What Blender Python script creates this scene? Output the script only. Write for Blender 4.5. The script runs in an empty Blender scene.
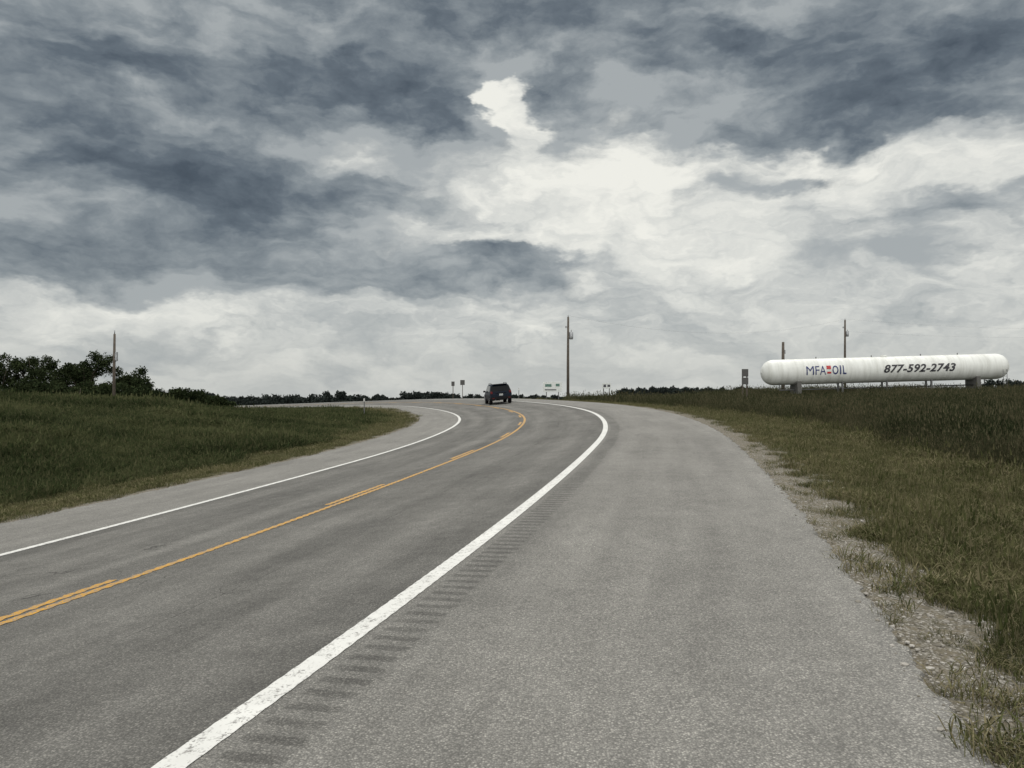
import bpy, math, random, bmesh
import numpy as np
from mathutils import Vector, Matrix
random.seed(7); rng=np.random.default_rng(11)
scene=bpy.context.scene
EYE=1.7; F=769.0; HOR=388.0

# ------------------------------------------------------------ helpers
def link(o,parent=None):
    scene.collection.objects.link(o)
    if parent is not None: o.parent=parent
    return o
def mesh_obj(name,verts,faces,mats=(),parent=None,smooth=False,fm=None):
    me=bpy.data.meshes.new(name); me.from_pydata([tuple(v) for v in verts],[],[tuple(f) for f in faces]); 
    for m in mats: me.materials.append(m)
    if fm is not None: me.polygons.foreach_set("material_index",np.array(fm,dtype=np.int32))
    if smooth: me.polygons.foreach_set("use_smooth",[True]*len(me.polygons))
    me.update()
    return link(bpy.data.objects.new(name,me),parent)
def fast_mesh(name,V,Fq,smooth=False):
    me=bpy.data.meshes.new(name); V=np.asarray(V,dtype=np.float32); Fq=np.asarray(Fq,dtype=np.int32)
    k=Fq.shape[1]
    me.vertices.add(len(V)); me.vertices.foreach_set("co",V.ravel())
    me.loops.add(Fq.size); me.loops.foreach_set("vertex_index",Fq.ravel())
    me.polygons.add(len(Fq)); me.polygons.foreach_set("loop_start",np.arange(0,Fq.size,k,dtype=np.int32))
    me.polygons.foreach_set("loop_total",np.full(len(Fq),k,dtype=np.int32))
    me.polygons.foreach_set("use_smooth",np.full(len(Fq),smooth))
    me.update(calc_edges=True); return me
def fattr(me,name,vals):
    a=me.attributes.new(name,'FLOAT','POINT'); a.data.foreach_set("value",np.asarray(vals,dtype=np.float32))
def box(name,c,s,mat,parent=None,bevel=0.0,rot=None):
    x,y,z=[a/2 for a in s]
    v=[(-x,-y,-z),(x,-y,-z),(x,y,-z),(-x,y,-z),(-x,-y,z),(x,-y,z),(x,y,z),(-x,y,z)]
    f=[(0,3,2,1),(4,5,6,7),(0,1,5,4),(1,2,6,5),(2,3,7,6),(3,0,4,7)]
    o=mesh_obj(name,v,f,[mat],parent); o.location=c
    if rot: o.rotation_euler=rot
    if bevel:
        b=o.modifiers.new("b",'BEVEL'); b.width=bevel; b.segments=2
    return o
def tube(name,pts,radii,mat,parent=None,n=10,smooth=True):
    V=[];Fc=[]
    pts=[Vector(p) for p in pts]
    for i,p in enumerate(pts):
        if i==0: d=pts[1]-p
        elif i==len(pts)-1: d=p-pts[i-1]
        else: d=pts[i+1]-pts[i-1]
        d.normalize(); a=Vector((0,0,1)) if abs(d.z)<.9 else Vector((1,0,0))
        u=d.cross(a).normalized(); w=d.cross(u)
        for k in range(n):
            an=2*math.pi*k/n; V.append(p+(u*math.cos(an)+w*math.sin(an))*radii[i])
    for i in range(len(pts)-1):
        for k in range(n):
            Fc.append((i*n+k,i*n+(k+1)%n,(i+1)*n+(k+1)%n,(i+1)*n+k))
    Fc.append(tuple(range(n))[::-1]); Fc.append(tuple((len(pts)-1)*n+k for k in range(n)))
    return mesh_obj(name,V,Fc,[mat],parent,smooth)
def empty(name,loc=(0,0,0)):
    e=bpy.data.objects.new(name,None); e.location=loc; e.empty_display_size=.3; return link(e)

class NT:
    def __init__(s,tree): s.t=tree; s.n=tree.nodes; s.l=tree.links
    def new(s,typ,**kw):
        n=s.n.new(typ)
        for k,v in kw.items(): setattr(n,k,v)
        return n
    def put(s,sock,v):
        if isinstance(v,bpy.types.NodeSocket): s.l.new(v,sock)
        elif v is not None: sock.default_value=v
    def math(s,op,a,b=None,c=None,clamp=False):
        n=s.n.new("ShaderNodeMath"); n.operation=op; n.use_clamp=clamp
        s.put(n.inputs[0],a)
        if b is not None: s.put(n.inputs[1],b)
        if c is not None: s.put(n.inputs[2],c)
        return n.outputs[0]
    def noise(s,vec,scale,detail=4,rough=.5,dist=0.0,col=False):
        n=s.n.new("ShaderNodeTexNoise"); s.put(n.inputs["Vector"],vec)
        n.inputs["Scale"].default_value=scale; n.inputs["Detail"].default_value=detail
        n.inputs["Roughness"].default_value=rough; n.inputs["Distortion"].default_value=dist
        return n.outputs["Color"] if col else n.outputs["Fac"]
    def vor(s,vec,scale,feature='F1',out="Distance",smooth=None,detail=0,rough=.5):
        n=s.n.new("ShaderNodeTexVoronoi"); n.feature=feature; s.put(n.inputs["Vector"],vec); n.inputs["Scale"].default_value=scale
        if smooth is not None: n.inputs['Smoothness'].default_value=smooth
        if detail: n.inputs['Detail'].default_value=detail; n.inputs['Roughness'].default_value=rough; n.normalize=True
        return n.outputs[out]
    def ramp(s,fac,stops,interp='LINEAR'):
        n=s.n.new("ShaderNodeValToRGB"); n.color_ramp.interpolation=interp; e=n.color_ramp.elements
        while len(e)<len(stops): e.new(.5)
        for i,(p,c) in enumerate(stops):
            e[i].position=p; e[i].color=(c[0],c[1],c[2],1) if hasattr(c,'__len__') else (c,c,c,1)
        s.put(n.inputs[0],fac); return n.outputs[0]
    def mix(s,f,a,b,mode='MIX'):
        n=s.n.new("ShaderNodeMix"); n.data_type='RGBA'; n.blend_type=mode
        s.put(n.inputs[0],f)
        for i,v in ((6,a),(7,b)):
            if not isinstance(v,bpy.types.NodeSocket) and v is not None: v=(v[0],v[1],v[2],1)
            s.put(n.inputs[i],v)
        return n.outputs[2]
    def comb(s,x,y,z=0.0):
        n=s.n.new("ShaderNodeCombineXYZ"); s.put(n.inputs[0],x); s.put(n.inputs[1],y); s.put(n.inputs[2],z); return n.outputs[0]
    def sep(s,v):
        n=s.n.new("ShaderNodeSeparateXYZ"); s.put(n.inputs[0],v); return n.outputs
    def sstep(s,v,a,b):
        n=s.n.new("ShaderNodeMapRange"); n.interpolation_type='SMOOTHSTEP'; s.put(n.inputs[0],v)
        n.inputs[1].default_value=a; n.inputs[2].default_value=b; return n.outputs[0]
def mat_new(name,col=(.5,.5,.5),rough=.6,metal=0.0,spec=.5):
    m=bpy.data.materials.new(name); m.use_nodes=True
    b=m.node_tree.nodes["Principled BSDF"]; b.inputs["Base Color"].default_value=(*col,1)
    b.inputs["Roughness"].default_value=rough; b.inputs["Metallic"].default_value=metal
    b.inputs["Specular IOR Level"].default_value=spec
    return m,NT(m.node_tree),b
def diff_new(name):
    m=bpy.data.materials.new(name); m.use_nodes=True; tr=m.node_tree; tr.nodes.clear()
    d=tr.nodes.new("ShaderNodeBsdfDiffuse"); o=tr.nodes.new("ShaderNodeOutputMaterial"); tr.links.new(d.outputs[0],o.inputs[0])
    return m,NT(tr),d
def worn(name,col,rough=.6,metal=0.0,var=.25,scale=6,spec=.5):
    m,t,b=mat_new(name,col,rough,metal,spec)
    tc=t.new("ShaderNodeTexCoord").outputs["Object"]
    n=t.noise(tc,scale,4,.6)
    c=t.ramp(n,[(.3,[c*(1-var) for c in col]),(.7,[min(1,c*(1+var*.5)) for c in col])])
    t.put(b.inputs["Base Color"],c); return m

# ------------------------------------------------------------ road geometry (s = along right edge line, t = lateral, + right)
sk=[-30,0,12,22,28,38,48,60,160,200,700]; thk=[.32,.275,.22,.185,.13,.04,-.07,-.20,-1.1,-1.35,-1.35]
DS=0.25; S=np.arange(-30,700+DS,DS); TH=np.interp(S,sk,thk)
PX=np.cumsum(np.sin(TH)*DS); PY=np.cumsum(np.cos(TH)*DS)
i0=np.argmin(abs(S)); PX=PX-PX[i0]-2.55; PY=PY-PY[i0]
hk_s=[-30,0,20,40,60,80,100,125,150,200,300,700]; hk=[2.0,1.8,1.53,1.29,1.17,1.15,1.45,2.2,3.1,5.0,8.0,13.0]
def smooth_interp(s,xs,ys):
    fine=np.arange(-30,700,1.0); v=np.interp(fine,xs,ys); k=np.ones(13)/13
    vp=np.pad(v,6,mode='edge'); v2=np.convolve(vp,k,'valid'); return np.interp(s,fine,v2)
def zw(s): return EYE-smooth_interp(s,hk_s,hk)
def bank(s): return np.interp(s,[-30,0,110,200,700],[.095,.095,.09,.03,.02])
def sst(a,b,x):
    u=np.clip((x-a)/(b-a),0,1); return u*u*(3-2*u)
LS=-7.2; LE=-9.7; RE=3.6
def prof(s,t):
    z=zw(s)
    z=z+np.where(t<0,np.maximum(t,LS)*bank(s),0)+np.where(t<LS,(np.maximum(t,LE)-LS)*.04,0)+np.where(t>0,np.minimum(t,RE)*.025,0)
    return z
def rp(s,t):
    th=np.interp(s,S,TH); return np.interp(s,S,PX)+np.cos(th)*t, np.interp(s,S,PY)-np.sin(th)*t
def rp3(s,t,dz=0.0):
    x,y=rp(s,t); return float(x),float(y),float(prof(np.array(float(s)),np.array(float(t))))+dz
ci=np.arange(0,len(S),4); CX,CY,CS,CTH=PX[ci],PY[ci],S[ci],TH[ci]
def st_of(x,y):
    x=np.asarray(x,float).ravel(); y=np.asarray(y,float).ravel(); so=np.empty_like(x); to=np.empty_like(x)
    for a in range(0,len(x),20000):
        xx=x[a:a+20000]; yy=y[a:a+20000]
        d=(xx[:,None]-CX)**2+(yy[:,None]-CY)**2; j=d.argmin(1)
        dx=xx-CX[j]; dy=yy-CY[j]; th=CTH[j]
        al=dx*np.sin(th)+dy*np.cos(th); s=CS[j]+np.clip(al,-.6,.6)
        th=np.interp(s,S,TH); dx=xx-np.interp(s,S,PX); dy=yy-np.interp(s,S,PY)
        t=dx*np.cos(th)-dy*np.sin(th); t=np.where(abs(t)>30,np.sign(t)*np.sqrt(dx*dx+dy*dy),t)
        so[a:a+20000]=s; to[a:a+20000]=t
    return so,to
def wav(x,y):
    return (np.sin(x*.31+1.3)*np.cos(y*.27+.4)+.5*np.sin(x*.83+y*.6)+.35*np.sin(x*1.7-y*1.3+2))*.045
def gz(x,y,s=None,t=None):
    x=np.asarray(x,float); y=np.asarray(y,float); shp=x.shape
    if s is None: s,t=st_of(x,y)
    x=x.ravel(); y=y.ravel()
    e=prof(s,np.clip(t,LE,RE)); r=np.hypot(x,y)
    P=-2.4+3.25*sst(5,45,x)*(1-sst(120,420,r))
    lf=1-sst(-.05,.35,x/np.maximum(r,1)); lf=np.where(y<0,0,lf)
    P=P-np.maximum(r-130,0)*(.003+.0095*lf)
    tr=np.clip(t-RE,0,None); zr=e-.04*sst(0,.5,tr)-.34*sst(.6,4.5,tr)
    wr=sst(7,60,t)
    tl=np.clip(LE-t,0,None); H=1.78*(1-sst(34,76,s))
    zl=e-.05*sst(0,.5,tl)-.12*sst(.3,2.5,tl)+H*sst(1.6,19,tl)
    wl=sst(45,120,-t)
    z=np.where(t>0,zr*(1-wr)+P*wr,zl*(1-wl)+P*wl)
    off=np.where(t>0,tr,tl); z=z+wav(x,y)*sst(.8,5,off)*(1+sst(20,90,off)*2)
    inside=(t<RE)&(t>LE)
    z=z-np.where(inside,.035+.0018*np.maximum(r-8,0),0)
    return z.reshape(shp)

# ------------------------------------------------------------ materials: ground/road
mg,t,b=diff_new("ground_soil_grass")
geo=t.new("ShaderNodeNewGeometry").outputs["Position"]
lat=t.new("ShaderNodeAttribute",attribute_name="lat").outputs["Fac"]
n1=t.noise(geo,1.1,3,.6); n2=t.noise(geo,9,4,.65); n3=t.noise(geo,.06,3,.55)
vv=t.new("ShaderNodeTexVoronoi"); t.put(vv.inputs["Vector"],geo); vv.inputs["Scale"].default_value=38
std=vv.outputs["Distance"]; stv=t.sep(vv.outputs["Color"])[0]
gravel=t.ramp(stv,[(0,(.12,.112,.095)),(.5,(.23,.217,.19)),(1,(.38,.36,.33))])
gravel=t.mix(t.ramp(std,[(.25,0.0),(.6,.8)]),gravel,(.10,.092,.07))
gravel=t.mix(t.ramp(n2,[(.45,0.0),(.62,.7)]),gravel,(.15,.13,.095))
grass=t.ramp(n2,[(.3,(.03,.032,.015)),(.5,(.054,.054,.028)),(.7,(.09,.082,.045))])
field=t.ramp(n3,[(.35,(.024,.031,.016)),(.55,(.036,.040,.022)),(.7,(.048,.047,.028))])
field=t.mix(t.ramp(n2,[(.35,0.0),(.65,.6)]),field,(.018,.024,.012))
latn=t.math('MULTIPLY_ADD',t.math('SUBTRACT',n1,.5),1.6,lat)
latn=t.math('MULTIPLY_ADD',t.math('SUBTRACT',n2,.5),1.0,latn)
gr=t.math('MULTIPLY',t.sstep(latn,4.8,4.3),t.sstep(lat,2.0,3.0))
gl=t.math('MULTIPLY',t.sstep(latn,-10.5,-10.0),t.sstep(lat,-8,-9))
c=t.mix(t.math('MAXIMUM',t.sstep(lat,8,14),t.sstep(lat,-12,-16)),grass,field)
c=t.mix(t.math('ADD',gr,gl,clamp=True),c,gravel)
t.put(b.inputs["Color"],c)
bp=t.new("ShaderNodeBump"); bp.inputs["Strength"].default_value=.9; bp.inputs["Distance"].default_value=.03
t.put(bp.inputs["Height"],t.math('SUBTRACT',n2,t.math('MULTIPLY',std,.6))); t.put(b.inputs["Normal"],bp.outputs[0])

R0,R1=.15,.52
ma,t,b=mat_new("asphalt",(.12,.12,.12),.88,spec=.25)
geo=t.new("ShaderNodeNewGeometry").outputs["Position"]
lat=t.new("ShaderNodeAttribute",attribute_name="lat").outputs["Fac"]
sal=t.new("ShaderNodeAttribute",attribute_name="along").outputs["Fac"]
st_v=t.comb(lat,t.math('MULTIPLY',sal,.09))
va=t.new("ShaderNodeTexVoronoi"); t.put(va.inputs["Vector"],geo); va.inputs["Scale"].default_value=85
agc=t.sep(va.outputs["Color"])[0]; agd=va.outputs["Distance"]
fine=t.noise(geo,160,1,.7)
big=t.noise(geo,.35,3,.6); med=t.noise(geo,3.2,4,.68); streak=t.noise(st_v,1.9,4,.62)
spk=t.ramp(agc,[(0,(.092,.090,.086)),(.45,(.162,.159,.151)),(.8,(.235,.23,.217)),(1,(.38,.37,.345))])
spk=t.mix(.4,spk,t.ramp(fine,[(.3,(.088,.087,.083)),(.7,(.272,.267,.252))]))
spk=t.mix(t.ramp(agd,[(.3,0.0),(.7,.7)]),spk,(.074,.073,.070))
lane=t.math('MULTIPLY',t.sstep(lat,.12,.0),t.sstep(lat,-7.3,-7.1))
def gauss(x0,w):
    d=t.math('DIVIDE',t.math('SUBTRACT',lat,x0),w); return t.math('EXPONENT',t.math('MULTIPLY',t.math('MULTIPLY',d,d),-1.0))
wheel=t.math('ADD',t.math('ADD',gauss(-.95,.36),gauss(-2.7,.36)),t.math('ADD',gauss(-4.5,.36),gauss(-6.25,.36)))
band=t.math('SINE',t.math('MULTIPLY',t.math('ADD',sal,t.math('MULTIPLY',lat,.02)),2*math.pi/.19))
band=t.sstep(band,-.25,.55)
latm=t.math('MULTIPLY_ADD',t.math('SUBTRACT',med,.5),.07,lat)
rmask=t.math('MULTIPLY',t.sstep(latm,R0,R0+.04),t.sstep(latm,R1,R1-.05))
rum=t.math('MULTIPLY',band,rmask)
g=t.math('MULTIPLY_ADD',lane,-.42,1.13)
g=t.math('MULTIPLY_ADD',t.math('MULTIPLY',wheel,lane),.15,g)
g=t.math('MULTIPLY_ADD',t.math('MULTIPLY',gauss(.36,.28),t.sstep(lat,0,.1)),-.22,g)
g=t.math('MULTIPLY_ADD',rum,t.math('MULTIPLY_ADD',streak,-.35,-.12),g)
g=t.math('MULTIPLY_ADD',t.math('SUBTRACT',streak,.5),.85,g)
g=t.math('MULTIPLY_ADD',t.math('SUBTRACT',big,.5),.6,g)
g=t.math('MULTIPLY_ADD',t.math('SUBTRACT',med,.5),.55,g)
g=t.math('MULTIPLY_ADD',t.math('MULTIPLY',t.sstep(lat,2.9,3.6),med),.2,g)
cv=t.new("ShaderNodeVectorMath",operation='ADD'); t.put(cv.inputs[0],geo); 
wv=t.new("ShaderNodeVectorMath",operation='SCALE'); t.put(wv.inputs[0],t.noise(geo,1.2,3,.6,col=True)); wv.inputs["Scale"].default_value=1.6; t.put(cv.inputs[1],wv.outputs[0])
ce=t.vor(cv.outputs[0],.16,'DISTANCE_TO_EDGE')
crk=t.math('MULTIPLY',t.math('LESS_THAN',ce,.0016),t.sstep(big,.5,.6))
seam=t.math('LESS_THAN',t.math('ABSOLUTE',t.math('ADD',t.math('ADD',lat,1.9),t.math('MULTIPLY',t.math('SUBTRACT',med,.5),.14))),.007)
g=t.math('MULTIPLY_ADD',t.math('MAXIMUM',crk,t.math('MULTIPLY',seam,t.sstep(big,.45,.6))),-.4,g)
col=t.mix(1.0,spk,t.comb(g,t.math('MULTIPLY',g,.99),t.math('MULTIPLY',g,.96)),'MULTIPLY')
t.put(b.inputs["Base Color"],col)
bp=t.new("ShaderNodeBump"); bp.inputs["Strength"].default_value=.7; bp.inputs["Distance"].default_value=.008
t.put(bp.inputs["Height"],agd); bp.invert=True; t.put(b.inputs["Normal"],bp.outputs[0])

def paint(name,c0,c1,thr):
    m,t,b=mat_new(name,c0,.7,spec=.3)
    geo=t.new("ShaderNodeNewGeometry").outputs["Position"]
    n=t.noise(geo,14,4,.7); n2=t.noise(geo,2,3,.6); v=t.sep(t.vor(geo,85,out="Color"))[0]
    c=t.mix(n2,c0,c1)
    w=t.math('ADD',t.math('MULTIPLY',n,.75),t.math('MULTIPLY',v,.22))
    c=t.mix(t.ramp(w,[(thr,.85),(thr+.12,0.0)]),c,(.16,.155,.145))
    t.put(b.inputs["Base Color"],c); return m
m_white=paint("white_road_paint",(.66,.66,.63),(.46,.46,.44),.32)
m_yel=paint("yellow_road_paint",(.52,.28,.03),(.38,.20,.03),.40)

# ------------------------------------------------------------ ground mesh
n=600; a=5.0; k=math.asinh(4000/a)
u=np.linspace(-1,1,n); gxx=a*np.sinh(k*u)+4; gyy=a*np.sinh(k*u)+12
GX,GY=np.meshgrid(gxx,gyy); s_,t_=st_of(GX,GY); GZ=gz(GX,GY,s_,t_)
V=np.stack([GX.ravel(),GY.ravel(),GZ.ravel()],1)
idx=np.arange(n*n).reshape(n,n)
Fq=np.stack([idx[:-1,:-1].ravel(),idx[:-1,1:].ravel(),idx[1:,1:].ravel(),idx[1:,:-1].ravel()],1)
me=fast_mesh("ground",V,Fq,True); fattr(me,"lat",t_); me.materials.append(mg)
link(bpy.data.objects.new("ground",me))

# ------------------------------------------------------------ road mesh
ts=np.array([LE-.35,LE,-8.5,LS,-6.2,-5,-4.2,-3.6,-2.8,-1.8,-.9,0,.6,1.2,1.9,2.6,3.2,RE,RE+.35])
ss=np.concatenate([np.arange(-18,40,.06),np.arange(40,90,.25),np.arange(90,690,1.0)])
SS,TT=np.meshgrid(ss,ts,indexing='ij')
jag=(np.sin(SS*3.1)+np.sin(SS*7.7+1)+.7*np.sin(SS*17+2)+.8*np.sin(SS*31))*.02
TJ=TT+np.where(abs(TT-RE)<.01,jag,0)+np.where(abs(TT-LE)<.01,jag,0)
x,y=rp(SS,TJ); z=prof(SS,TT)
z=z-np.where((TT>RE+.1)|(TT<LE-.1),.45,0)
V=np.stack([x.ravel(),y.ravel(),z.ravel()],1)
ns,nt=SS.shape; idx=np.arange(ns*nt).reshape(ns,nt)
Fq=np.stack([idx[:-1,:-1].ravel(),idx[:-1,1:].ravel(),idx[1:,1:].ravel(),idx[1:,:-1].ravel()],1)
me=fast_mesh("road",V,Fq,False); fattr(me,"lat",TT.ravel()); fattr(me,"along",SS.ravel()); me.materials.append(ma)
link(bpy.data.objects.new("road",me))

def stripe(name,t0,t1,segs,mat,wob=0.0):
    VV=[];FF=[];base=0
    for (a_,b_) in segs:
        step=.06 if b_<60 else .5
        s=np.arange(a_,b_+step*.5,step); m=len(s)
        e0=t0+wob*np.sin(s*33)*.5; e1=t1+wob*np.sin(s*33+.4)*.5
        x0,y0=rp(s,e0); x1,y1=rp(s,e1)
        z0=prof(s,np.full(m,t0))+.004; z1=prof(s,np.full(m,t1))+.004
        extra=np.interp(s,[0,30,100],[0,.004,.02])
        VV+= [(x0[i],y0[i],z0[i]+extra[i]) for i in range(m)]+[(x1[i],y1[i],z1[i]+extra[i]) for i in range(m)]
        FF+= [(base+i,base+m+i,base+m+i+1,base+i+1) for i in range(m-1)]
        base+=2*m
    return mesh_obj(name,VV,FF,[mat])
stripe("road_edge_line",-.085,.085,[(-15,40),(40,400)],m_white,.006)
stripe("road_edge_line.001",LS-.075,LS+.075,[(-15,40),(40,400)],m_white,.006)
stripe("road_centre_line",-3.62,-3.51,[(-15,40),(40,400)],m_yel,.025)
dash=[(s0,s0+2.6) for s0 in np.arange(-10.2,40,7.6)]+[(s0,s0+2.6) for s0 in np.arange(43.0,200,7.6)]
stripe("road_centre_dashes",-3.79,-3.68,[(d0,d1) for d0,d1 in dash],m_yel,.025)

# ------------------------------------------------------------ vegetation
def grass_mat(name,stops,noise_scale,dry,drycol=(.15,.13,.08)):
    m,t,b=diff_new(name)
    geo=t.new("ShaderNodeNewGeometry")
    oi=t.new("ShaderNodeObjectInfo").outputs["Random"]
    n=t.noise(geo.outputs["Position"],noise_scale,2,.6)
    isl=geo.outputs["Random Per Island"]
    f=t.math('ADD',t.math('MULTIPLY',n,.8),t.math('ADD',t.math('MULTIPLY',oi,.14),t.math('MULTIPLY',isl,.16)))
    c=t.ramp(f,stops)
    c=t.mix(t.math('MULTIPLY',t.math('GREATER_THAN',isl,.7),dry),c,drycol)
    t.put(b.inputs["Color"],c); return m
m_short=grass_mat("mown_grass_blades",[(.35,(.040,.048,.018)),(.52,(.074,.080,.034)),(.72,(.13,.12,.062))],.7,.7,(.18,.155,.095))
m_tall=grass_mat("tall_grass_blades",[(.35,(.020,.027,.012)),(.52,(.042,.047,.024)),(.72,(.09,.081,.048))],.16,.6)
m_left=grass_mat("bank_grass_blades",[(.38,(.018,.027,.011)),(.52,(.040,.052,.022)),(.70,(.092,.10,.047))],.20,.3)
def tuft(name,nb,rad,hmin,hmax,wid,lean,mat,seed,heads=0):
    r=random.Random(seed); V=[];Fc=[]
    for i in range(nb):
        an=r.uniform(0,6.283); rr=rad*math.sqrt(r.random()); bx,by=rr*math.cos(an),rr*math.sin(an)
        h=r.uniform(hmin,hmax); ld=r.uniform(0,6.283); L=h*lean*r.uniform(.3,1.3); wa=r.uniform(0,3.14); w=wid*r.uniform(.6,1.2)
        dx,dy=math.cos(wa)*w/2,math.sin(wa)*w/2; b0=len(V)
        for f,ww in ((0,.8),(.6,1.0)):
            cx=bx+math.cos(ld)*L*f*f; cy=by+math.sin(ld)*L*f*f; cz=h*f-(.25*L*f*f)-.02*(f==0)
            V+=[(cx-dx*ww,cy-dy*ww,cz),(cx+dx*ww,cy+dy*ww,cz)]
        V.append((bx+math.cos(ld)*L,by+math.sin(ld)*L,h-.25*L))
        Fc+=[(b0,b0+1,b0+3,b0+2),(b0+2,b0+3,b0+4)]
        if i<heads:
            tx,ty,tz=V[-1]
            for q in range(2):
                b1=len(V); ang=r.uniform(0,6.28); hw=.010+wid
                V+=[(tx-hw*math.cos(ang),ty-hw*math.sin(ang),tz-.02),(tx+hw*math.cos(ang),ty+hw*math.sin(ang),tz-.02),(tx+math.cos(ld)*.02,ty,tz+.09)]
                Fc.append((b1,b1+1,b1+2))
    me=bpy.data.meshes.new(name); me.from_pydata(V,[],Fc); me.materials.append(mat)
    return bpy.data.objects.new(name,me)
def coll(name,objs):
    c=bpy.data.collections.new(name)
    for o in objs: c.objects.link(o)
    return c
def scatter(name,X,Y,Z,SC,cl,nvar):
    N=len(X); me=bpy.data.meshes.new(name); me.vertices.add(N)
    me.vertices.foreach_set("co",np.stack([X,Y,Z],1).astype(np.float32).ravel())
    fattr(me,"scl",SC); fattr(me,"rz",rng.uniform(0,6.283,N)); fattr(me,"tx",rng.normal(0,.1,N))
    a_=me.attributes.new("idx",'INT','POINT'); a_.data.foreach_set("value",rng.integers(0,nvar,N).astype(np.int32))
    o=link(bpy.data.objects.new(name,me))
    g=bpy.data.node_groups.new(name+"_gn",'GeometryNodeTree')
    g.interface.new_socket("Geometry",in_out='INPUT',socket_type='NodeSocketGeometry'); g.interface.new_socket("Geometry",in_out='OUTPUT',socket_type='NodeSocketGeometry')
    gi=g.nodes.new("NodeGroupInput"); go=g.nodes.new("NodeGroupOutput")
    ip=g.nodes.new("GeometryNodeInstanceOnPoints"); ciN=g.nodes.new("GeometryNodeCollectionInfo")
    ciN.inputs["Collection"].default_value=cl; ciN.inputs["Separate Children"].default_value=True; ciN.inputs["Reset Children"].default_value=True
    def na(nm,dt):
        q=g.nodes.new("GeometryNodeInputNamedAttribute"); q.data_type=dt; q.inputs["Name"].default_value=nm; return q.outputs["Attribute"]
    L=g.links; m2p=g.nodes.new("GeometryNodeMeshToPoints")
    L.new(gi.outputs[0],m2p.inputs["Mesh"]); L.new(m2p.outputs[0],ip.inputs["Points"])
    L.new(ciN.outputs[0],ip.inputs["Instance"]); ip.inputs["Pick Instance"].default_value=True
    L.new(na("idx",'INT'),ip.inputs["Instance Index"])
    cx=g.nodes.new("ShaderNodeCombineXYZ"); L.new(na("tx",'FLOAT'),cx.inputs[0]); L.new(na("rz",'FLOAT'),cx.inputs[2]); L.new(cx.outputs[0],ip.inputs["Rotation"])
    L.new(na("scl",'FLOAT'),ip.inputs["Scale"]); L.new(ip.outputs[0],go.inputs[0])
    md=o.modifiers.new("scatter",'NODES'); md.node_group=g; return o
def sample(N,r0,r1,a0,a1):
    r=r0*(r1/r0)**rng.random(N); az=np.radians(rng.uniform(a0,a1,N)); return r*np.sin(az),r*np.cos(az),r
def patch(x,y,f): return np.sin(x*f+1)*np.sin(y*f*1.1+2)+.6*np.sin(x*f*2.3+y*f*1.7)+.4*np.sin(x*f*5.1-y*f*4.3)

cs=coll("mown_tufts",[tuft("mown_%d"%i,32,.13,.03,.12,.0065,1.2,m_short,i) for i in range(5)])
ct=coll("tall_tufts",[tuft("tall_%d"%i,34,.32,.30,.85,.011,.6,m_tall,20+i,heads=10) for i in range(5)])
cw=coll("weed_tufts",[tuft("weed_%d"%i,16,.10,.12,.38,.006,.7,m_short,60+i,heads=6) for i in range(4)])
cb=coll("bank_tufts",[tuft("bank_%d"%i,36,.32,.08,.32,.011,1.5,m_left,40+i,heads=3) for i in range(5)])
x,y,r=sample(52000,2.6,80,-5,50); s_,t_=st_of(x,y); off=t_-RE
ed=.62+.26*patch(x,y,1.6)*.5+.13*np.sin(y*5)
keep=((off>ed)&(t_<9.6+.4*patch(x,y,.7)))|((off>.03)&(off<ed)&(rng.random(len(x))<.06*(1+patch(x,y,3))))
x,y,s_,t_=x[keep],y[keep],s_[keep],t_[keep]; rr=np.hypot(x,y)
sc=np.clip(.9+.3*patch(x,y,1.1)+rng.normal(0,.22,len(x)),.35,1.9)*(1+np.clip(rr-12,0,60)*.014)*(1+.9*sst(6.5,9.6,t_))
scatter("roadside_grass",x,y,gz(x,y,s_,t_),sc,cs,5)
x,y,r=sample(9000,3,60,5,50); s_,t_=st_of(x,y); off=t_-RE
keep=(off>.55)&(off<5.6)&(rng.random(len(x))<.35+.3*patch(x,y,.9)+.3*sst(2,5.5,off))
x,y,s_,t_=x[keep],y[keep],s_[keep],t_[keep]
scatter("roadside_weeds",x,y,gz(x,y,s_,t_),np.clip(.65+rng.normal(0,.2,len(x))+.5*sst(7,9,t_),.3,1.5),cw,4)
x,y,r=sample(24000,9,90,-45,0); s_,t_=st_of(x,y); keep=(t_<LE-.1-.15*patch(x,y,1.3)-.1)&(t_>-13.0)
x,y,s_,t_=x[keep],y[keep],s_[keep],t_[keep]; rr=np.hypot(x,y)
sc=np.clip(1.0+.25*patch(x,y,1.1)+rng.normal(0,.2,len(x)),.4,1.8)*(1+np.clip(rr-12,0,60)*.016)
scatter("roadside_grass.001",x,y,gz(x,y,s_,t_),sc,cs,5)
x,y,r=sample(36000,9,150,4,48); s_,t_=st_of(x,y); keep=(t_>9.1+.35*patch(x,y,.7))
x,y,s_,t_=x[keep],y[keep],s_[keep],t_[keep]; rr=np.hypot(x,y)
sc=np.clip(.9+.28*patch(x,y,.35)+rng.normal(0,.18,len(x)),.4,1.7)*(1+np.clip(rr-40,0,100)*.004)*(1-.5*sst(10.5,8.8,t_))
scatter("meadow_grass",x,y,gz(x,y,s_,t_),sc,ct,5)
x,y,r=sample(44000,12,120,-48,-2); s_,t_=st_of(x,y); keep=(t_<-12.2+.4*patch(x,y,.7))
x,y,s_,t_=x[keep],y[keep],s_[keep],t_[keep]; rr=np.hypot(x,y)
hump=np.clip(patch(x,y,.28)+.5*patch(y,x,.9),0,3)
sc=np.clip(.8+.5*hump+rng.normal(0,.2,len(x)),.4,2.6)*(1-.3*sst(60,100,s_))*(1+np.clip(rr-30,0,100)*.004)
scatter("bank_grass",x,y,gz(x,y,s_,t_),sc,cb,5)
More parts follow.
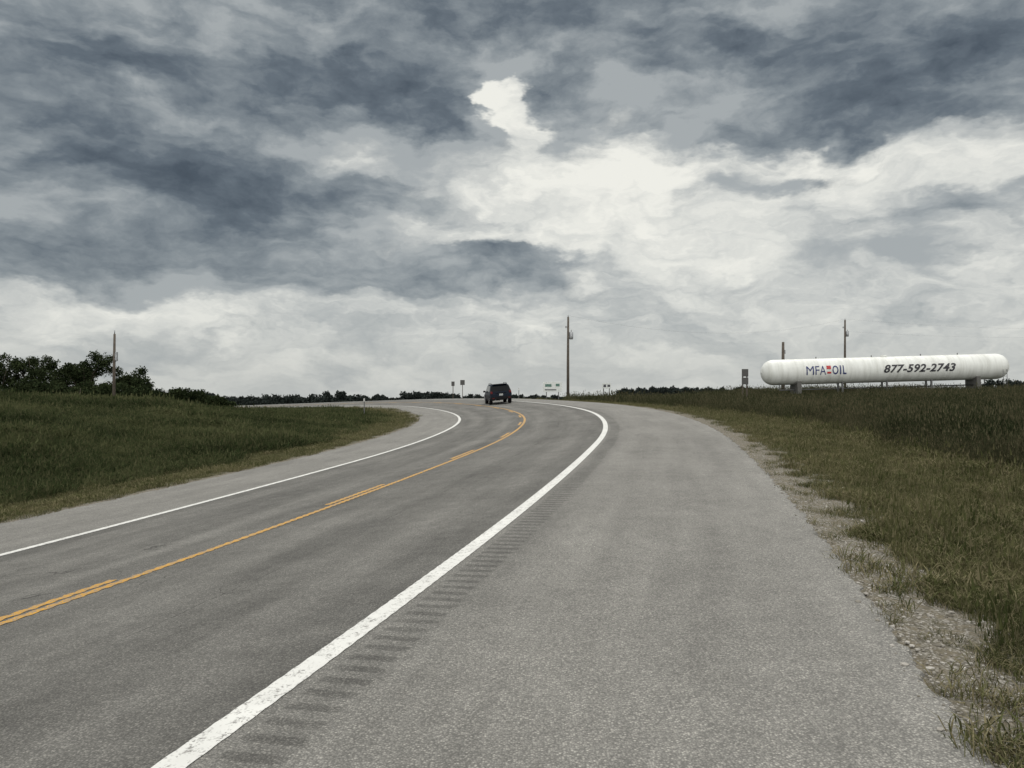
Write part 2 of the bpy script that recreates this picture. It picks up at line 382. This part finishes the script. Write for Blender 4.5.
m_st,t,b=diff_new("gravel_stone")
oi=t.new("ShaderNodeObjectInfo").outputs["Random"]; t.put(b.inputs["Color"],t.ramp(oi,[(0,(.12,.11,.09)),(.5,(.23,.215,.19)),(1,(.40,.38,.35))]))
def stone(i):
    r=random.Random(i)
    bm=bmesh.new(); bmesh.ops.create_icosphere(bm,subdivisions=1,radius=.5)
    for v in bm.verts: v.co*=r.uniform(.75,1.2); v.co.z*=.6
    me=bpy.data.meshes.new("stone"); bm.to_mesh(me); bm.free(); me.materials.append(m_st); return bpy.data.objects.new("stone_%d"%i,me)
cg=coll("stones",[stone(i) for i in range(5)])
x,y,r=sample(60000,2.6,30,5,50); s_,t_=st_of(x,y); off=t_-RE
keep=(off>-.12)&(off<1.05)&(rng.random(len(x))<np.where(off<0,.12,1-off*.6))
x,y,s_,t_=x[keep],y[keep],s_[keep],t_[keep]
zz=np.where(t_<RE,prof(s_,t_)+.002,gz(x,y,s_,t_)+.002)
scatter("roadside_gravel",x,y,zz,np.clip(rng.lognormal(-4.35,.5,len(x)),.005,.055),cg,5)

# ------------------------------------------------------------ trees
m_bark=worn("bark",(.07,.055,.04),.9,var=.4)
def leaf_mat(name,c0,c1):
    m,t,b=diff_new(name)
    g=t.new("ShaderNodeNewGeometry"); n=t.noise(g.outputs["Position"],.9,2,.6)
    f=t.math('ADD',t.math('MULTIPLY',n,.7),t.math('MULTIPLY',g.outputs["Random Per Island"],.35))
    t.put(b.inputs["Color"],t.ramp(f,[(.3,c0),(.8,c1)])); return m
m_leaf=leaf_mat("leaves",(.012,.019,.009),(.040,.050,.023))
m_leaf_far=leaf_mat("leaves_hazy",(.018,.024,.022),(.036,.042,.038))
def leaves_mesh(name,centers,radii,nper,size,mat,seed,flat=.8,parent=None):
    r=np.random.default_rng(seed); P=[]
    for c_,R_ in zip(centers,radii):
        m=int(nper*R_*R_)+20; d=r.normal(size=(m,3)); d/=np.linalg.norm(d,axis=1)[:,None]
        rad=R_*(r.random(m)**.4)*(1+.28*np.sin(d[:,0]*6+seed)*np.cos(d[:,1]*5+d[:,2]*4))
        q=np.array(c_)+d*rad[:,None]*np.array([1,1,flat]); P.append(q)
    P=np.concatenate(P); N=len(P)
    A=r.normal(size=(N,3)); A/=np.linalg.norm(A,axis=1)[:,None]; B=np.cross(A,r.normal(size=(N,3))); B/=np.linalg.norm(B,axis=1)[:,None]
    sz=(size*r.uniform(.5,1.3,N))[:,None]
    V=np.stack([P-A*sz,P+B*sz*.55,P+A*sz,P-B*sz*.55],1).reshape(-1,3); Fq=np.arange(4*N).reshape(N,4)
    me=fast_mesh(name,V,Fq); me.materials.append(mat); return link(bpy.data.objects.new(name,me),parent)
def tree(name,x,y,top,W,seed,dens=520,size=.085,bush=False,bare=0):
    r=random.Random(seed); z0=float(gz(np.array([x]),np.array([y]))[0]); e=empty(name,(x,y,z0-.05))
    H=EYE+(HOR-top)/F*y-z0
    th=H*(.25 if bush else .42)
    tube("trunk",[(0,0,0),(r.uniform(-.1,.1),0,th*.5),(r.uniform(-.2,.2),.05,th),(r.uniform(-.2,.2),0,H*.8)],[.035*H,.028*H,.022*H,.006*H],m_bark,e,8)
    cs_=[];rs=[]
    nl=13 if not bush else 8
    for i in range(nl):
        an=i*2.4+r.uniform(-.5,.5); fr=r.uniform(.35,1); hz=H*(r.uniform(.2,.85) if bush else r.uniform(.2,.93))
        k=(1-abs(hz/H-.48)*.9); rx=W/2*fr*k*.9
        p=(rx*math.cos(an),rx*math.sin(an),hz)
        z1=th*r.uniform(.5,1.0)
        tube("limb_%d"%i,[(0,0,z1),(p[0]*.5,p[1]*.5,(z1+hz)/2+.05*H),p],[.014*H,.009*H,.003*H],m_bark,e,6)
        cs_.append(p); rs.append(W*r.uniform(.12,.2))
        for q in range(3):
            p2=(p[0]+r.gauss(0,W*.11),p[1]+r.gauss(0,W*.11),min(p[2]+r.gauss(0,H*.08),H*1.0)); cs_.append(p2); rs.append(W*r.uniform(.06,.12))
    for q in range(3):
        cs_.append((r.uniform(-.15,.15)*W,r.uniform(-.1,.1)*W,H*r.uniform(.35,.72))); rs.append(min(W*.22,H*.28))
    leaves_mesh("crown",cs_,rs,dens,size,m_leaf,seed,.85,e)
    for i in range(bare):
        an=r.uniform(0,6.28); tube("twig_%d"%i,[(W*.2*math.cos(an),W*.2*math.sin(an),H*.6),(W*.42*math.cos(an),W*.42*math.sin(an),H*r.uniform(.9,1.08))],[.03,.012],m_bark,e,5)
    return e
def at(px,d): return (px-512)/F*d
tree("oak_tree",at(84,62),62,356,5.0,3,dens=1200)
tree("oak_tree.001",at(33,62),62,357,4.3,5,dens=1000,bare=3)
tree("oak_tree.002",at(-2,60),60,364,3.4,8,dens=900,bare=2)
tree("oak_tree.003",at(134,60),60,368,3.2,12,dens=1000)
tree("oak_tree.004",at(-45,64),64,362,5,14,dens=700)
for i,(px,d,top,W) in enumerate([(52,55,378,4.2),(110,55,382,4.0),(163,54,386,3.6),(190,56,389,3.4),(216,58,393,2.6),(15,55,379,4.2),(-20,56,382,3.2),(80,53,382,3.6),(140,52,386,3.0)]):
    tree("shrub" if i==0 else "shrub.%03d"%i,at(px,d),d,top,W,30+i,dens=900,bush=True)
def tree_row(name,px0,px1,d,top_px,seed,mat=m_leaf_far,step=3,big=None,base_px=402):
    r=random.Random(seed); C=[];R=[]
    px=px0
    while px<px1:
        zt=EYE+(HOR-top_px+r.uniform(-2.5,1.5))/F*d
        zb=EYE+(HOR-base_px)/F*d
        for q in range(3):
            C.append((at(px,d)+r.gauss(0,1),d+r.uniform(-6,6),zb+(zt-zb)*(.1+.3*q))); R.append((zt-zb)*r.uniform(.22,.36)+.3)
        px+=step*r.uniform(.6,1.4)
    if big:
        for (bx,tp,wd) in big:
            zt=EYE+(HOR-tp)/F*d
            for q in range(8): C.append((at(bx+r.uniform(-wd,wd),d),d+r.uniform(-4,4),zt-r.uniform(1,4)*d/250)); R.append(wd/F*d*r.uniform(.3,.55))
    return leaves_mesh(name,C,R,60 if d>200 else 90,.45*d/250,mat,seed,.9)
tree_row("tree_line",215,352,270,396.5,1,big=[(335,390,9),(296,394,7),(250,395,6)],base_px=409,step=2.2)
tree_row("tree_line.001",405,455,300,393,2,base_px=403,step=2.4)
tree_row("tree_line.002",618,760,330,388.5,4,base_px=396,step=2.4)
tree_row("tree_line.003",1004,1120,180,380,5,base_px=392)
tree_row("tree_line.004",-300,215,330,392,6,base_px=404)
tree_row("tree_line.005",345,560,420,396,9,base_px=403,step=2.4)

# ------------------------------------------------------------ utility poles
m_wood=worn("weathered_pole_wood",(.085,.07,.055),.9,var=.35,scale=4)
m_metal=worn("galvanised_metal",(.32,.33,.34),.5,.6,var=.2)
m_wire,_,_=mat_new("cable",(.10,.10,.10),.6)
def pole(name,x,y,ztop,r=.15,trans=0,ins=True):
    z0=float(gz(np.array([x]),np.array([y]))[0])-.3; e=empty(name,(x,y,z0)); H=ztop-z0
    tube("shaft",[(0,0,0),(0,0,H*.5),(0.03,0,H)],[r*1.15,r,r*.75],m_wood,e,12)
    if ins: tube("top_insulator",[(0.03,0,H),(0.03,0,H+.25)],[.05*r/.16,.06*r/.16],m_metal,e,8)
    if trans:
        tube("transformer",[(trans*.42,0,H-2.9),(trans*.42,0,H-2.8),(trans*.42,0,H-2.0),(trans*.42,0,H-1.92)],[.2,.26,.26,.16],m_metal,e,14)
        box("transformer_bracket",(trans*.2,0,H-2.4),(.3,.08,.5),m_metal,e)
        tube("bushing",[(trans*.42,0,H-1.92),(trans*.42,0,H-1.65)],[.05,.03],m_wire,e,8)
        box("fuse_cutout",(-trans*.22,0,H-1.3),(.3,.1,.25),m_metal,e)
    else:
        box("hardware_box",(r+.06,0,H-1.45),(.14,.14,.55),m_metal,e,.01)
    return (x+.03,y,ztop+.2)
pA=pole("utility_pole",at(114,50),50,EYE+54/F*50,.09)
pB=pole("utility_pole.001",at(568,100),100,EYE+71/F*100,.17,trans=1)
pC=pole("utility_pole.002",at(845,135),135,EYE+68/F*135,.19,trans=1)
pD=pole("utility_pole.003",at(783,112),112,EYE+46/F*112,.24,ins=False)
pE=pole("utility_pole.004",at(1180,150),150,EYE+62/F*150,.19)
def wire(name,a_,b_,sag,r=.006):
    a_=Vector(a_); b_=Vector(b_); P=[]
    for i in range(25):
        f=i/24; p=a_.lerp(b_,f); p.z-=sag*4*f*(1-f); P.append(p)
    return tube(name,P,[r]*25,m_wire,None,5)
wire("power_line",pB,pC,2.4); wire("power_line.001",(pC[0],pC[1],pC[2]-2.2),(pE[0],pE[1],pE[2]-1.5),1.0); wire("power_line.002",pC,pE,1.2)

# ------------------------------------------------------------ signs
m_steel=worn("sign_steel",(.12,.12,.12),.6,.3)
m_sw=worn("sign_white",(.60,.62,.60),.5,var=.15); m_sg=worn("sign_green",(.08,.16,.13),.5,var=.2); m_sd=worn("sign_back",(.06,.058,.055),.6,var=.2)
m_sb=worn("sign_ink",(.05,.05,.06),.6)
def ground_at(x,y): return float(gz(np.array([x]),np.array([y]))[0])
def sign(name,px,d,top,bot,wpx,mat,posts=2,ink=None,rot=0.0,pr=.05):
    x=at(px,d); z0=ground_at(x,d)-.2; e=empty(name,(x,d,z0)); e.rotation_euler=(0,0,rot)
    zt=EYE+(HOR-top)/F*d-z0; zb=EYE+(HOR-bot)/F*d-z0; w=wpx/F*d
    xs=[-w*.32,w*.32] if posts==2 else [0]
    for i,xx in enumerate(xs): box("post_%d"%i,(xx,.06,zt/2-.03),(pr*2,pr*2,zt-.1),m_steel if mat is not m_sd else m_wood,e)
    box("panel",(0,-.02,(zt+zb)/2),(w,.04,zt-zb),mat,e,.01)
    if ink:
        for (cx,cz,ww,hh,mm) in ink:
            box("lettering",(cx*w,-.05,zb+(zt-zb)*cz),(w*ww,.016,(zt-zb)*hh),mm,e)
    return e
sign("highway_sign",552.5,95,382,392,19,m_sw,ink=[(-.22,.66,.34,.26,m_sg),(.27,.7,.2,.26,m_sg),(-.1,.22,.6,.1,m_sb)])
sign("highway_sign.001",606.5,105,383,388.5,9,m_sw,ink=[(-.2,.5,.3,.5,m_sb),(.25,.5,.3,.4,m_sb)])
sign("road_sign",453,110,381.5,386,3.2,m_sd,1)
sign("road_sign.001",462.5,104,380,385,4.5,m_sd,1,pr=.04)
e=sign("road_sign.002",745,70,369,376.5,6.5,m_sd,2,pr=.05)
zz0=ground_at(at(745,70),70)-.2
box("lower_panel",(0,-.02,EYE+(HOR-381)/F*70-zz0),(.6,.04,.62),m_sd,e,.01)
m_dw=worn("delineator_white",(.5,.5,.48),.5,var=.15)
def delin(name,s,t):
    x,y=rp(s,t); x=float(x);y=float(y); z0=ground_at(x,y); e=empty(name,(x,y,z0-.1))
    box("post",(0,0,.72),(.07,.03,1.44),m_steel,e,.005); box("reflector",(0,-.03,1.3),(.1,.02,.22),m_dw,e,.01)
delin("delineator_post",59,-13.5); delin("delineator_post.001",84,6.2)

# ------------------------------------------------------------ propane tank
m_tank,t,b=mat_new("tank_white_paint",(.74,.74,.72),.5,spec=.3)
tc=t.new("ShaderNodeTexCoord").outputs["Object"]; sx=t.sep(tc)
nn=t.noise(t.comb(sx[0],t.math('MULTIPLY',sx[2],.15)),1.6,5,.65)
t.put(b.inputs["Base Color"],t.mix(t.ramp(nn,[(.42,0.0),(.75,.6)]),(.68,.69,.66),(.36,.36,.32)))
m_blue,_,_=mat_new("tank_blue_ink",(.02,.03,.12),.5); m_red,_,_=mat_new("tank_red_ink",(.4,.03,.03),.5); m_blk,_,_=mat_new("tank_black_ink",(.015,.015,.02),.5)
m_conc=worn("concrete",(.10,.098,.09),.9)
D=92.0; RAD=1.52; xL,xR=at(761,D),at(1007,D); Lh=(xR-xL)/2; tcx=(xL+xR)/2; tcz=EYE+(HOR-369.5)/F*D
tank=empty("propane_tank",(tcx,D,tcz)); 
Vv=[];Ff=[];nseg=48; cap=RAD*.95
prof_=[(-Lh+cap*(1-math.cos(a_)),RAD*math.sin(a_)) for a_ in np.linspace(0.02,math.pi/2,12)]
seams=np.linspace(-Lh+cap,Lh-cap,11)
for q in seams[1:-1]: prof_+=[(q-.03,RAD),(q,RAD+.004),(q+.03,RAD)]
prof_+=[(Lh-cap*(1-math.cos(a_)),RAD*math.sin(a_)) for a_ in np.linspace(math.pi/2,0.02,12)]
for (xx,rr_) in prof_:
    for k_ in range(nseg):
        an=2*math.pi*k_/nseg; Vv.append((xx,rr_*math.cos(an),rr_*math.sin(an)))
for i in range(len(prof_)-1):
    for k_ in range(nseg): Ff.append((i*nseg+k_,i*nseg+(k_+1)%nseg,(i+1)*nseg+(k_+1)%nseg,(i+1)*nseg+k_))
Ff.append(tuple(range(nseg))); Ff.append(tuple((len(prof_)-1)*nseg+k_ for k_ in range(nseg))[::-1])
mesh_obj("shell",Vv,Ff,[m_tank],tank,True)
def tank_text(name,body,cx,width,height,mat,cz=0.1,shear=0.0,bold=.0):
    cu=bpy.data.curves.new(name,'FONT'); cu.body=body; cu.shear=shear; cu.offset=bold; cu.resolution_u=3; cu.space_character=1.06
    o=bpy.data.objects.new(name,cu); link(o); bpy.context.view_layer.update()
    dg=bpy.context.evaluated_depsgraph_get(); me=bpy.data.meshes.new_from_object(o.evaluated_get(dg)); bpy.data.objects.remove(o)
    co=np.array([v.co[:] for v in me.vertices]); mn=co.min(0); mx=co.max(0)
    bm=bmesh.new(); bm.from_mesh(me)
    for q in np.linspace(mn[1],mx[1],14)[1:-1]:
        bmesh.ops.bisect_plane(bm,geom=bm.verts[:]+bm.edges[:]+bm.faces[:],plane_co=(0,float(q),0),plane_no=(0,1,0))
    bm.to_mesh(me); bm.free()
    for v in me.vertices:
        lx=(v.co.x-mn[0])/(mx[0]-mn[0])*width-width/2+cx; lz=((v.co.y-mn[1])/(mx[1]-mn[1])-.5)*height+cz
        an=lz/RAD; v.co=Vector((lx,-(RAD+.025)*math.cos(an),(RAD+.025)*math.sin(an)))
    me.materials.clear(); me.materials.append(mat); return link(bpy.data.objects.new(name,me),tank)
px2=lambda p:(at(p,D-RAD)-tcx)
w=lambda a_,b_:at(b_,D-RAD)-at(a_,D-RAD)
for q,(ch,pa,pb) in enumerate([("M",806.5,814),("F",815.5,819.5),("A",820,826)]):
    tank_text("lettering_company_%d"%q,ch,px2((pa+pb)/2),w(pa,pb),1.05,m_blue,.1,0,.0)
for q,(ch,pa,pb) in enumerate([("O",832.5,838.5),("I",840,841.3),("L",843,846.5)]):
    tank_text("lettering_company_%d"%(q+3),ch,px2((pa+pb)/2),w(pa,pb),1.05,m_blue,.1,0,.015)
tank_text("emblem","-",px2(829),w(826.8,831.2),.42,m_red,.42,0,.0)
tank_text("emblem_bar","-",px2(829.2),w(827.2,831.2),.22,m_red,-.2,0,.0)
tank_text("lettering_phone","877-592-2743",px2(920),w(884,956),.98,m_blk,.05,.3,.03)
for i,f in enumerate((-.72,.72)):
    box("saddle_%d"%i,(f*Lh,0,-RAD-.35),(.5,2.4,1.5),m_conc,tank,.03)
for i,f in enumerate((-.36,0,.36)):
    box("support_leg_%d"%i,(f*Lh,-.6,-RAD-.45),(.18,.18,1.2),m_steel,tank); box("support_legb_%d"%i,(f*Lh,.6,-RAD-.45),(.18,.18,1.2),m_steel,tank)
tube("manway",[(0,0,RAD-.05),(0,0,RAD+.2)],[.35,.35],m_tank,tank,20)
for i,f in enumerate((-.55,-.1,.3,.6)): tube("relief_valve_%d"%i,[(f*Lh,0,RAD-.05),(f*Lh,0,RAD+.22)],[.06,.06],m_steel,tank,10)
for i,xx in enumerate((Lh-1.6,Lh-1.15)): tube("ladder_rail_%d"%i,[(xx,-RAD-.25,-RAD-1.2),(xx,-RAD-.25,-.4)],[.035,.035],m_steel,tank,8)
for i in range(6): tube("ladder_rung_%d"%i,[(Lh-1.6,-RAD-.25,-RAD-1+i*.33),(Lh-1.15,-RAD-.25,-RAD-1+i*.33)],[.02,.02],m_steel,tank,6)
tube("liquid_pipe",[(-Lh+2.0,-.4,-RAD+.05),(-Lh+2.0,-.4,-RAD-.6),(Lh-3,-.4,-RAD-.6),(Lh-3,-.4,-RAD+.05)],[.07]*4,m_steel,tank,10)
tank.rotation_euler=(0,math.radians(-1.6),0)

# ------------------------------------------------------------ car
m_paint,t,b=mat_new("car_paint_dark_blue",(.004,.008,.016),.4,spec=.10)
m_glass,_,b=mat_new("car_glass",(.005,.006,.007),.1,spec=.12)
m_trim,_,_=mat_new("car_trim",(.010,.010,.011),.7,spec=.08); m_tyre,_,_=mat_new("tyre_rubber",(.012,.012,.012),.9,spec=.1)
m_tail,_,_=mat_new("tail_lens",(.10,.006,.006),.4,spec=.2); m_rim=worn("alloy_wheel",(.25,.25,.26),.45,.7,var=.1); m_plate=worn("licence_plate",(.3,.31,.3),.5,var=.1)
car=empty("suv_car")
half0=[(.84,.30),(.92,.50),(.935,.80),(.895,1.06),(.755,1.56),(.58,1.68)]
def ring(ys,half): 
    L=[(-h,y_,z_) for (h,z_),y_ in zip(half,ys)]; return L+[(h,y_,z_) for (h,z_),y_ in reversed(list(zip(half,ys)))]
stn=[ring([-2.28,-2.36,-2.34,-2.27,-2.02,-1.92],[(.80,.34),(.88,.52),(.90,.8),(.87,1.06),(.73,1.53),(.56,1.64)]),
     ring([-1.85]*4+[-1.75]*2,half0), ring([-1.72]*4+[-1.62]*2,half0), ring([-.85]*6,half0), ring([-.78]*6,half0), ring([.12]*6,half0), ring([.2]*6,half0),
     ring([.95,.95,.95,.95,.38,.32],half0),
     ring([1.25]*6,[(.84,.30),(.92,.50),(.93,.8),(.88,1.04),(.70,1.09),(.45,1.12)]),
     ring([2.15]*6,[(.82,.30),(.90,.50),(.90,.75),(.82,.92),(.66,.97),(.4,.99)]),
     ring([2.36]*6,[(.74,.32),(.80,.48),(.80,.68),(.74,.80),(.60,.84),(.36,.85)])]
Vc=[p for st_ in stn for p in st_]; Fc=[];fm=[]
nr=12
for i in range(len(stn)-1):
    for j in range(nr-1):
        Fc.append((i*nr+j,(i+1)*nr+j,(i+1)*nr+j+1,i*nr+j+1))
        g_=0
        if j in(3,7) and i in (2,4,6): g_=1
        if i==7 and j in (4,5,6): g_=1
        fm.append(g_)
    Fc.append((i*nr+nr-1,(i+1)*nr+nr-1,(i+1)*nr,i*nr)); fm.append(2)
for base,fl in ((0,0),((len(stn)-1)*nr,1)):
    for j in range(5):
        q=(base+j,base+j+1,base+nr-2-j,base+nr-1-j); Fc.append(q if fl else q[::-1]); fm.append(1 if (j==3 and not fl) else (2 if j==0 else 0))
body=mesh_obj("body",Vc,Fc,[m_paint,m_glass,m_trim],car,False,fm)
bv=body.modifiers.new("b",'BEVEL'); bv.width=.03; bv.segments=2; bv.limit_method='ANGLE'; bv.angle_limit=math.radians(25)
for i,(xx,yy) in enumerate([(-.80,-1.42),(.80,-1.42),(-.80,1.42),(.80,1.42)]):
    sg=1 if xx>0 else -1
    tube("wheel_%d"%i,[(xx-sg*.12,yy,.36),(xx-sg*.1,yy,.36),(xx+sg*.1,yy,.36),(xx+sg*.125,yy,.36)],[.33,.36,.36,.33],m_tyre,car,28)
    tube("rim_%d"%i,[(xx+sg*.1,yy,.36),(xx+sg*.135,yy,.36)],[.23,.22],m_rim,car,20)
    tube("arch_%d"%i,[(xx-sg*.1,yy,.40),(xx+sg*.128,yy,.40)],[.415,.415],m_trim,car,28)
    for q in range(5):
        an=q*1.2566; tube("spoke_gap_%d_%d"%(i,q),[(xx+sg*.13,yy+.13*math.cos(an),.36+.13*math.sin(an)),(xx+sg*.139,yy+.13*math.cos(an),.36+.13*math.sin(an))],[.045,.045],m_tyre,car,8)
box("rear_bumper",(0,-2.35,.50),(1.72,.16,.26),m_trim,car,.04); box("front_bumper",(0,2.34,.45),(1.5,.16,.24),m_trim,car,.04)
for sg in (-1,1):
    box("tail_light_%d"%(sg+1),(sg*.79,-2.30,.98),(.18,.12,.2),m_tail,car,.03)
    box("bumper_reflector_%d"%(sg+1),(sg*.68,-2.435,.5),(.2,.012,.05),m_tail,car)
    tube("exhaust_%d"%(sg+1),[(sg*.5,-2.2,.33),(sg*.5,-2.42,.33)],[.04,.045],m_rim,car,12)
    tube("roof_rail_%d"%(sg+1),[(sg*.64,-1.6,1.665),(sg*.64,-1.5,1.74),(sg*.64,.1,1.75),(sg*.64,.25,1.67)],[.02,.02,.02,.02],m_trim,car,8)
    box("mirror_%d"%(sg+1),(sg*1.02,.72,1.10),(.2,.1,.15),m_trim,car,.03)
    box("head_light_%d"%(sg+1),(sg*.62,2.33,.72),(.28,.08,.12),m_rim,car,.02)
box("plate",(0,-2.365,.78),(.32,.02,.16),m_plate,car); box("hatch_garnish",(0,-2.352,.92),(.9,.03,.04),m_trim,car)
box("spoiler",(0,-2.02,1.65),(1.2,.26,.04),m_trim,car,.015)
box("wiper",(0.05,-2.24,1.12),(.5,.02,.02),m_trim,car)
CSs,CT=68.0,-1.75
cx,cy,cz=rp3(CSs,CT,.0); th=float(np.interp(CSs,S,TH))+.12; bk=float(bank(CSs))
X_=Vector((math.cos(th),-math.sin(th),bk)).normalized(); Y_=Vector((math.sin(th),math.cos(th),0)); Z_=X_.cross(Y_).normalized()
M=Matrix((X_,Y_,Z_)).transposed().to_4x4(); M.translation=Vector((cx,cy,cz+.005)); car.matrix_world=M

# ------------------------------------------------------------ world
w_=bpy.data.worlds.new("World"); scene.world=w_; w_.use_nodes=True; t=NT(w_.node_tree); w_.node_tree.nodes.clear()
try:
    w_.cycles.sampling_method='MANUAL'; w_.cycles.sample_map_resolution=256
except Exception: pass
SUN_AZ,SUN_EL=math.radians(8),math.radians(52)
gen=t.new("ShaderNodeTexCoord").outputs["Generated"]; sx=t.sep(gen)
az=t.math('ARCTAN2',sx[0],sx[1]); el=t.math('ARCSINE',sx[2])
ae=t.comb(az,t.math('MULTIPLY',el,2.0))
wn=t.sep(t.noise(ae,7,5,.60,col=True)); wn2=t.sep(t.noise(ae,2.4,2,.5,col=True))
dx=t.math('ADD',t.math('MULTIPLY',t.math('SUBTRACT',wn[0],.5),.17),t.math('MULTIPLY',t.math('SUBTRACT',wn2[0],.5),.12))
dy=t.math('ADD',t.math('MULTIPLY',t.math('SUBTRACT',wn[1],.5),.12),t.math('MULTIPLY',t.math('SUBTRACT',wn2[1],.5),.03))
az2=t.math('ADD',az,dx); el2=t.math('ADD',el,dy)
aw=t.comb(t.math('MULTIPLY_ADD',dx,.4,az),t.math('MULTIPLY',t.math('MULTIPLY_ADD',dy,.4,el),2.0))
def blobsum(blobs,base):
    B=base
    for (px,py,rx,ry,am) in blobs:
        a0=math.atan((px-512)/F); e0=math.atan((HOR-py)/F*math.cos(a0)); ra=rx/F; re=ry/F
        da=t.math('MULTIPLY_ADD',az2,1/ra,-a0/ra); de=t.math('MULTIPLY_ADD',el2,1/re,-e0/re)
        q=t.math('MULTIPLY_ADD',da,da,t.math('MULTIPLY',de,de))
        B=t.math('MULTIPLY_ADD',t.math('EXPONENT',t.math('MULTIPLY',q,-1.0)),am,B)
    return B
# coverage / thickness of the dark storm layer
dark=[(620,-40,900,95,.62),(330,85,140,46,.46),(470,122,70,26,.38),(890,82,210,42,.56),(610,55,120,30,.25),(120,180,220,70,.48),(230,268,300,24,.48),(500,256,80,11,.26),
      (985,205,70,18,.26),(790,182,70,12,.20),(60,70,200,60,.20),(270,195,120,40,.28),(930,255,150,14,.12),(497,98,27,22,-.80),(528,130,24,16,-.50),(345,150,50,20,-.34),(170,115,60,14,-.24)]
C=blobsum(dark,.02)
Na=t.noise(aw,4.8,7,.60,.05); Nb=t.noise(aw,13,5,.62,.05)
Nl=t.noise(t.comb(az2,t.math('MULTIPLY',el2,3.4)),3.1,3,.55)
puff=t.math('SUBTRACT',.5,t.vor(aw,9,'F1',detail=3,rough=.6))
Ce=t.math('MULTIPLY_ADD',t.math('SUBTRACT',Na,.5),.95,C)
Ce=t.math('MULTIPLY_ADD',puff,.42,Ce)
alpha=t.sstep(Ce,.15,.35)
shade=t.math('MULTIPLY_ADD',t.math('SUBTRACT',Nb,.5),.8,t.math('MULTIPLY_ADD',t.math('SUBTRACT',Nl,.5),1.5,t.math('MULTIPLY',C,.64)))
shade=t.math('MULTIPLY_ADD',puff,-.45,shade)
dcol=t.ramp(shade,[(.0,(.38,.41,.42)),(.2,(.235,.268,.29)),(.4,(.128,.157,.185)),(.62,(.071,.092,.116)),(.95,(.042,.055,.071))])
# bright cumulus / thin overcast behind
light=[(500,96,36,34,.50),(690,165,180,45,.34),(560,205,110,50,.24),(660,250,220,30,.14),(130,305,200,9,.16),(900,160,160,25,.08),(930,330,200,40,-.08),(130,160,300,90,-.34)]
A=blobsum(light,.40)
Nc=t.noise(t.comb(az2,t.math('MULTIPLY',el2,3.2)),6.0,7,.60,.1)
puff2=t.math('SUBTRACT',.5,t.vor(t.comb(az2,t.math('MULTIPLY',el2,2.2)),14,'F1',detail=3,rough=.6))
A=t.math('MULTIPLY_ADD',t.math('SUBTRACT',Nc,.5),1.2,A)
A=t.math('MULTIPLY_ADD',puff2,1.05,A)
lcol=t.ramp(A,[(.0,(.225,.258,.28)),(.25,(.36,.392,.40)),(.5,(.52,.54,.53)),(.72,(.69,.70,.665)),(1.0,(.88,.875,.81))])
hz=t.sstep(el,.09,.0)
lcol=t.mix(t.math('MULTIPLY',hz,.6),lcol,(.49,.512,.50))
cl=t.mix(alpha,lcol,dcol)
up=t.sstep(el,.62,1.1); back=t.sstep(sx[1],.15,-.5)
hi=t.mix(t.ramp(Nl,[(.4,0.0),(.6,1.0)]),(1.15,1.16,1.16),(2.3,2.27,2.15))  # extra-bright unseen sky, added overhead and behind camera to lift ground light
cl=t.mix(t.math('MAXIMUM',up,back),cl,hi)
bg1=t.new("ShaderNodeBackground"); bg2=t.new("ShaderNodeBackground")
sky=t.new("ShaderNodeTexSky",sky_type='NISHITA'); sky.sun_disc=False; sky.sun_elevation=SUN_EL; sky.sun_rotation=SUN_AZ
t.put(bg1.inputs[0],sky.outputs[0]); bg1.inputs[1].default_value=.06
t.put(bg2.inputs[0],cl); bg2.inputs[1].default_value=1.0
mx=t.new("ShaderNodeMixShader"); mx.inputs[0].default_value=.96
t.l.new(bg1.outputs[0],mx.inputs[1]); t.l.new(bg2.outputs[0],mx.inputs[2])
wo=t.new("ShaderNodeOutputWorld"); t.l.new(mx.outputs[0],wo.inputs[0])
ld=bpy.data.lights.new("sun",'SUN'); ld.energy=1.45; ld.angle=math.radians(25); ld.color=(1,.96,.90)
lo=link(bpy.data.objects.new("sun",ld))
sd=Vector((math.sin(SUN_AZ)*math.cos(SUN_EL),math.cos(SUN_AZ)*math.cos(SUN_EL),math.sin(SUN_EL)))
lo.rotation_euler=sd.to_track_quat('Z','Y').to_euler(); lo.location=(0,0,30)

# ------------------------------------------------------------ camera
cam=bpy.data.cameras.new("camera"); cam.sensor_width=36; cam.lens=36*F/1024; cam.clip_end=12000; cam.clip_start=.05
co=link(bpy.data.objects.new("camera",cam)); co.location=(0,0,EYE); co.rotation_euler=(math.radians(90)+math.atan(4/F),0,0)
scene.camera=co
scene.view_settings.view_transform='Standard'; scene.view_settings.look='None'; scene.view_settings.exposure=0
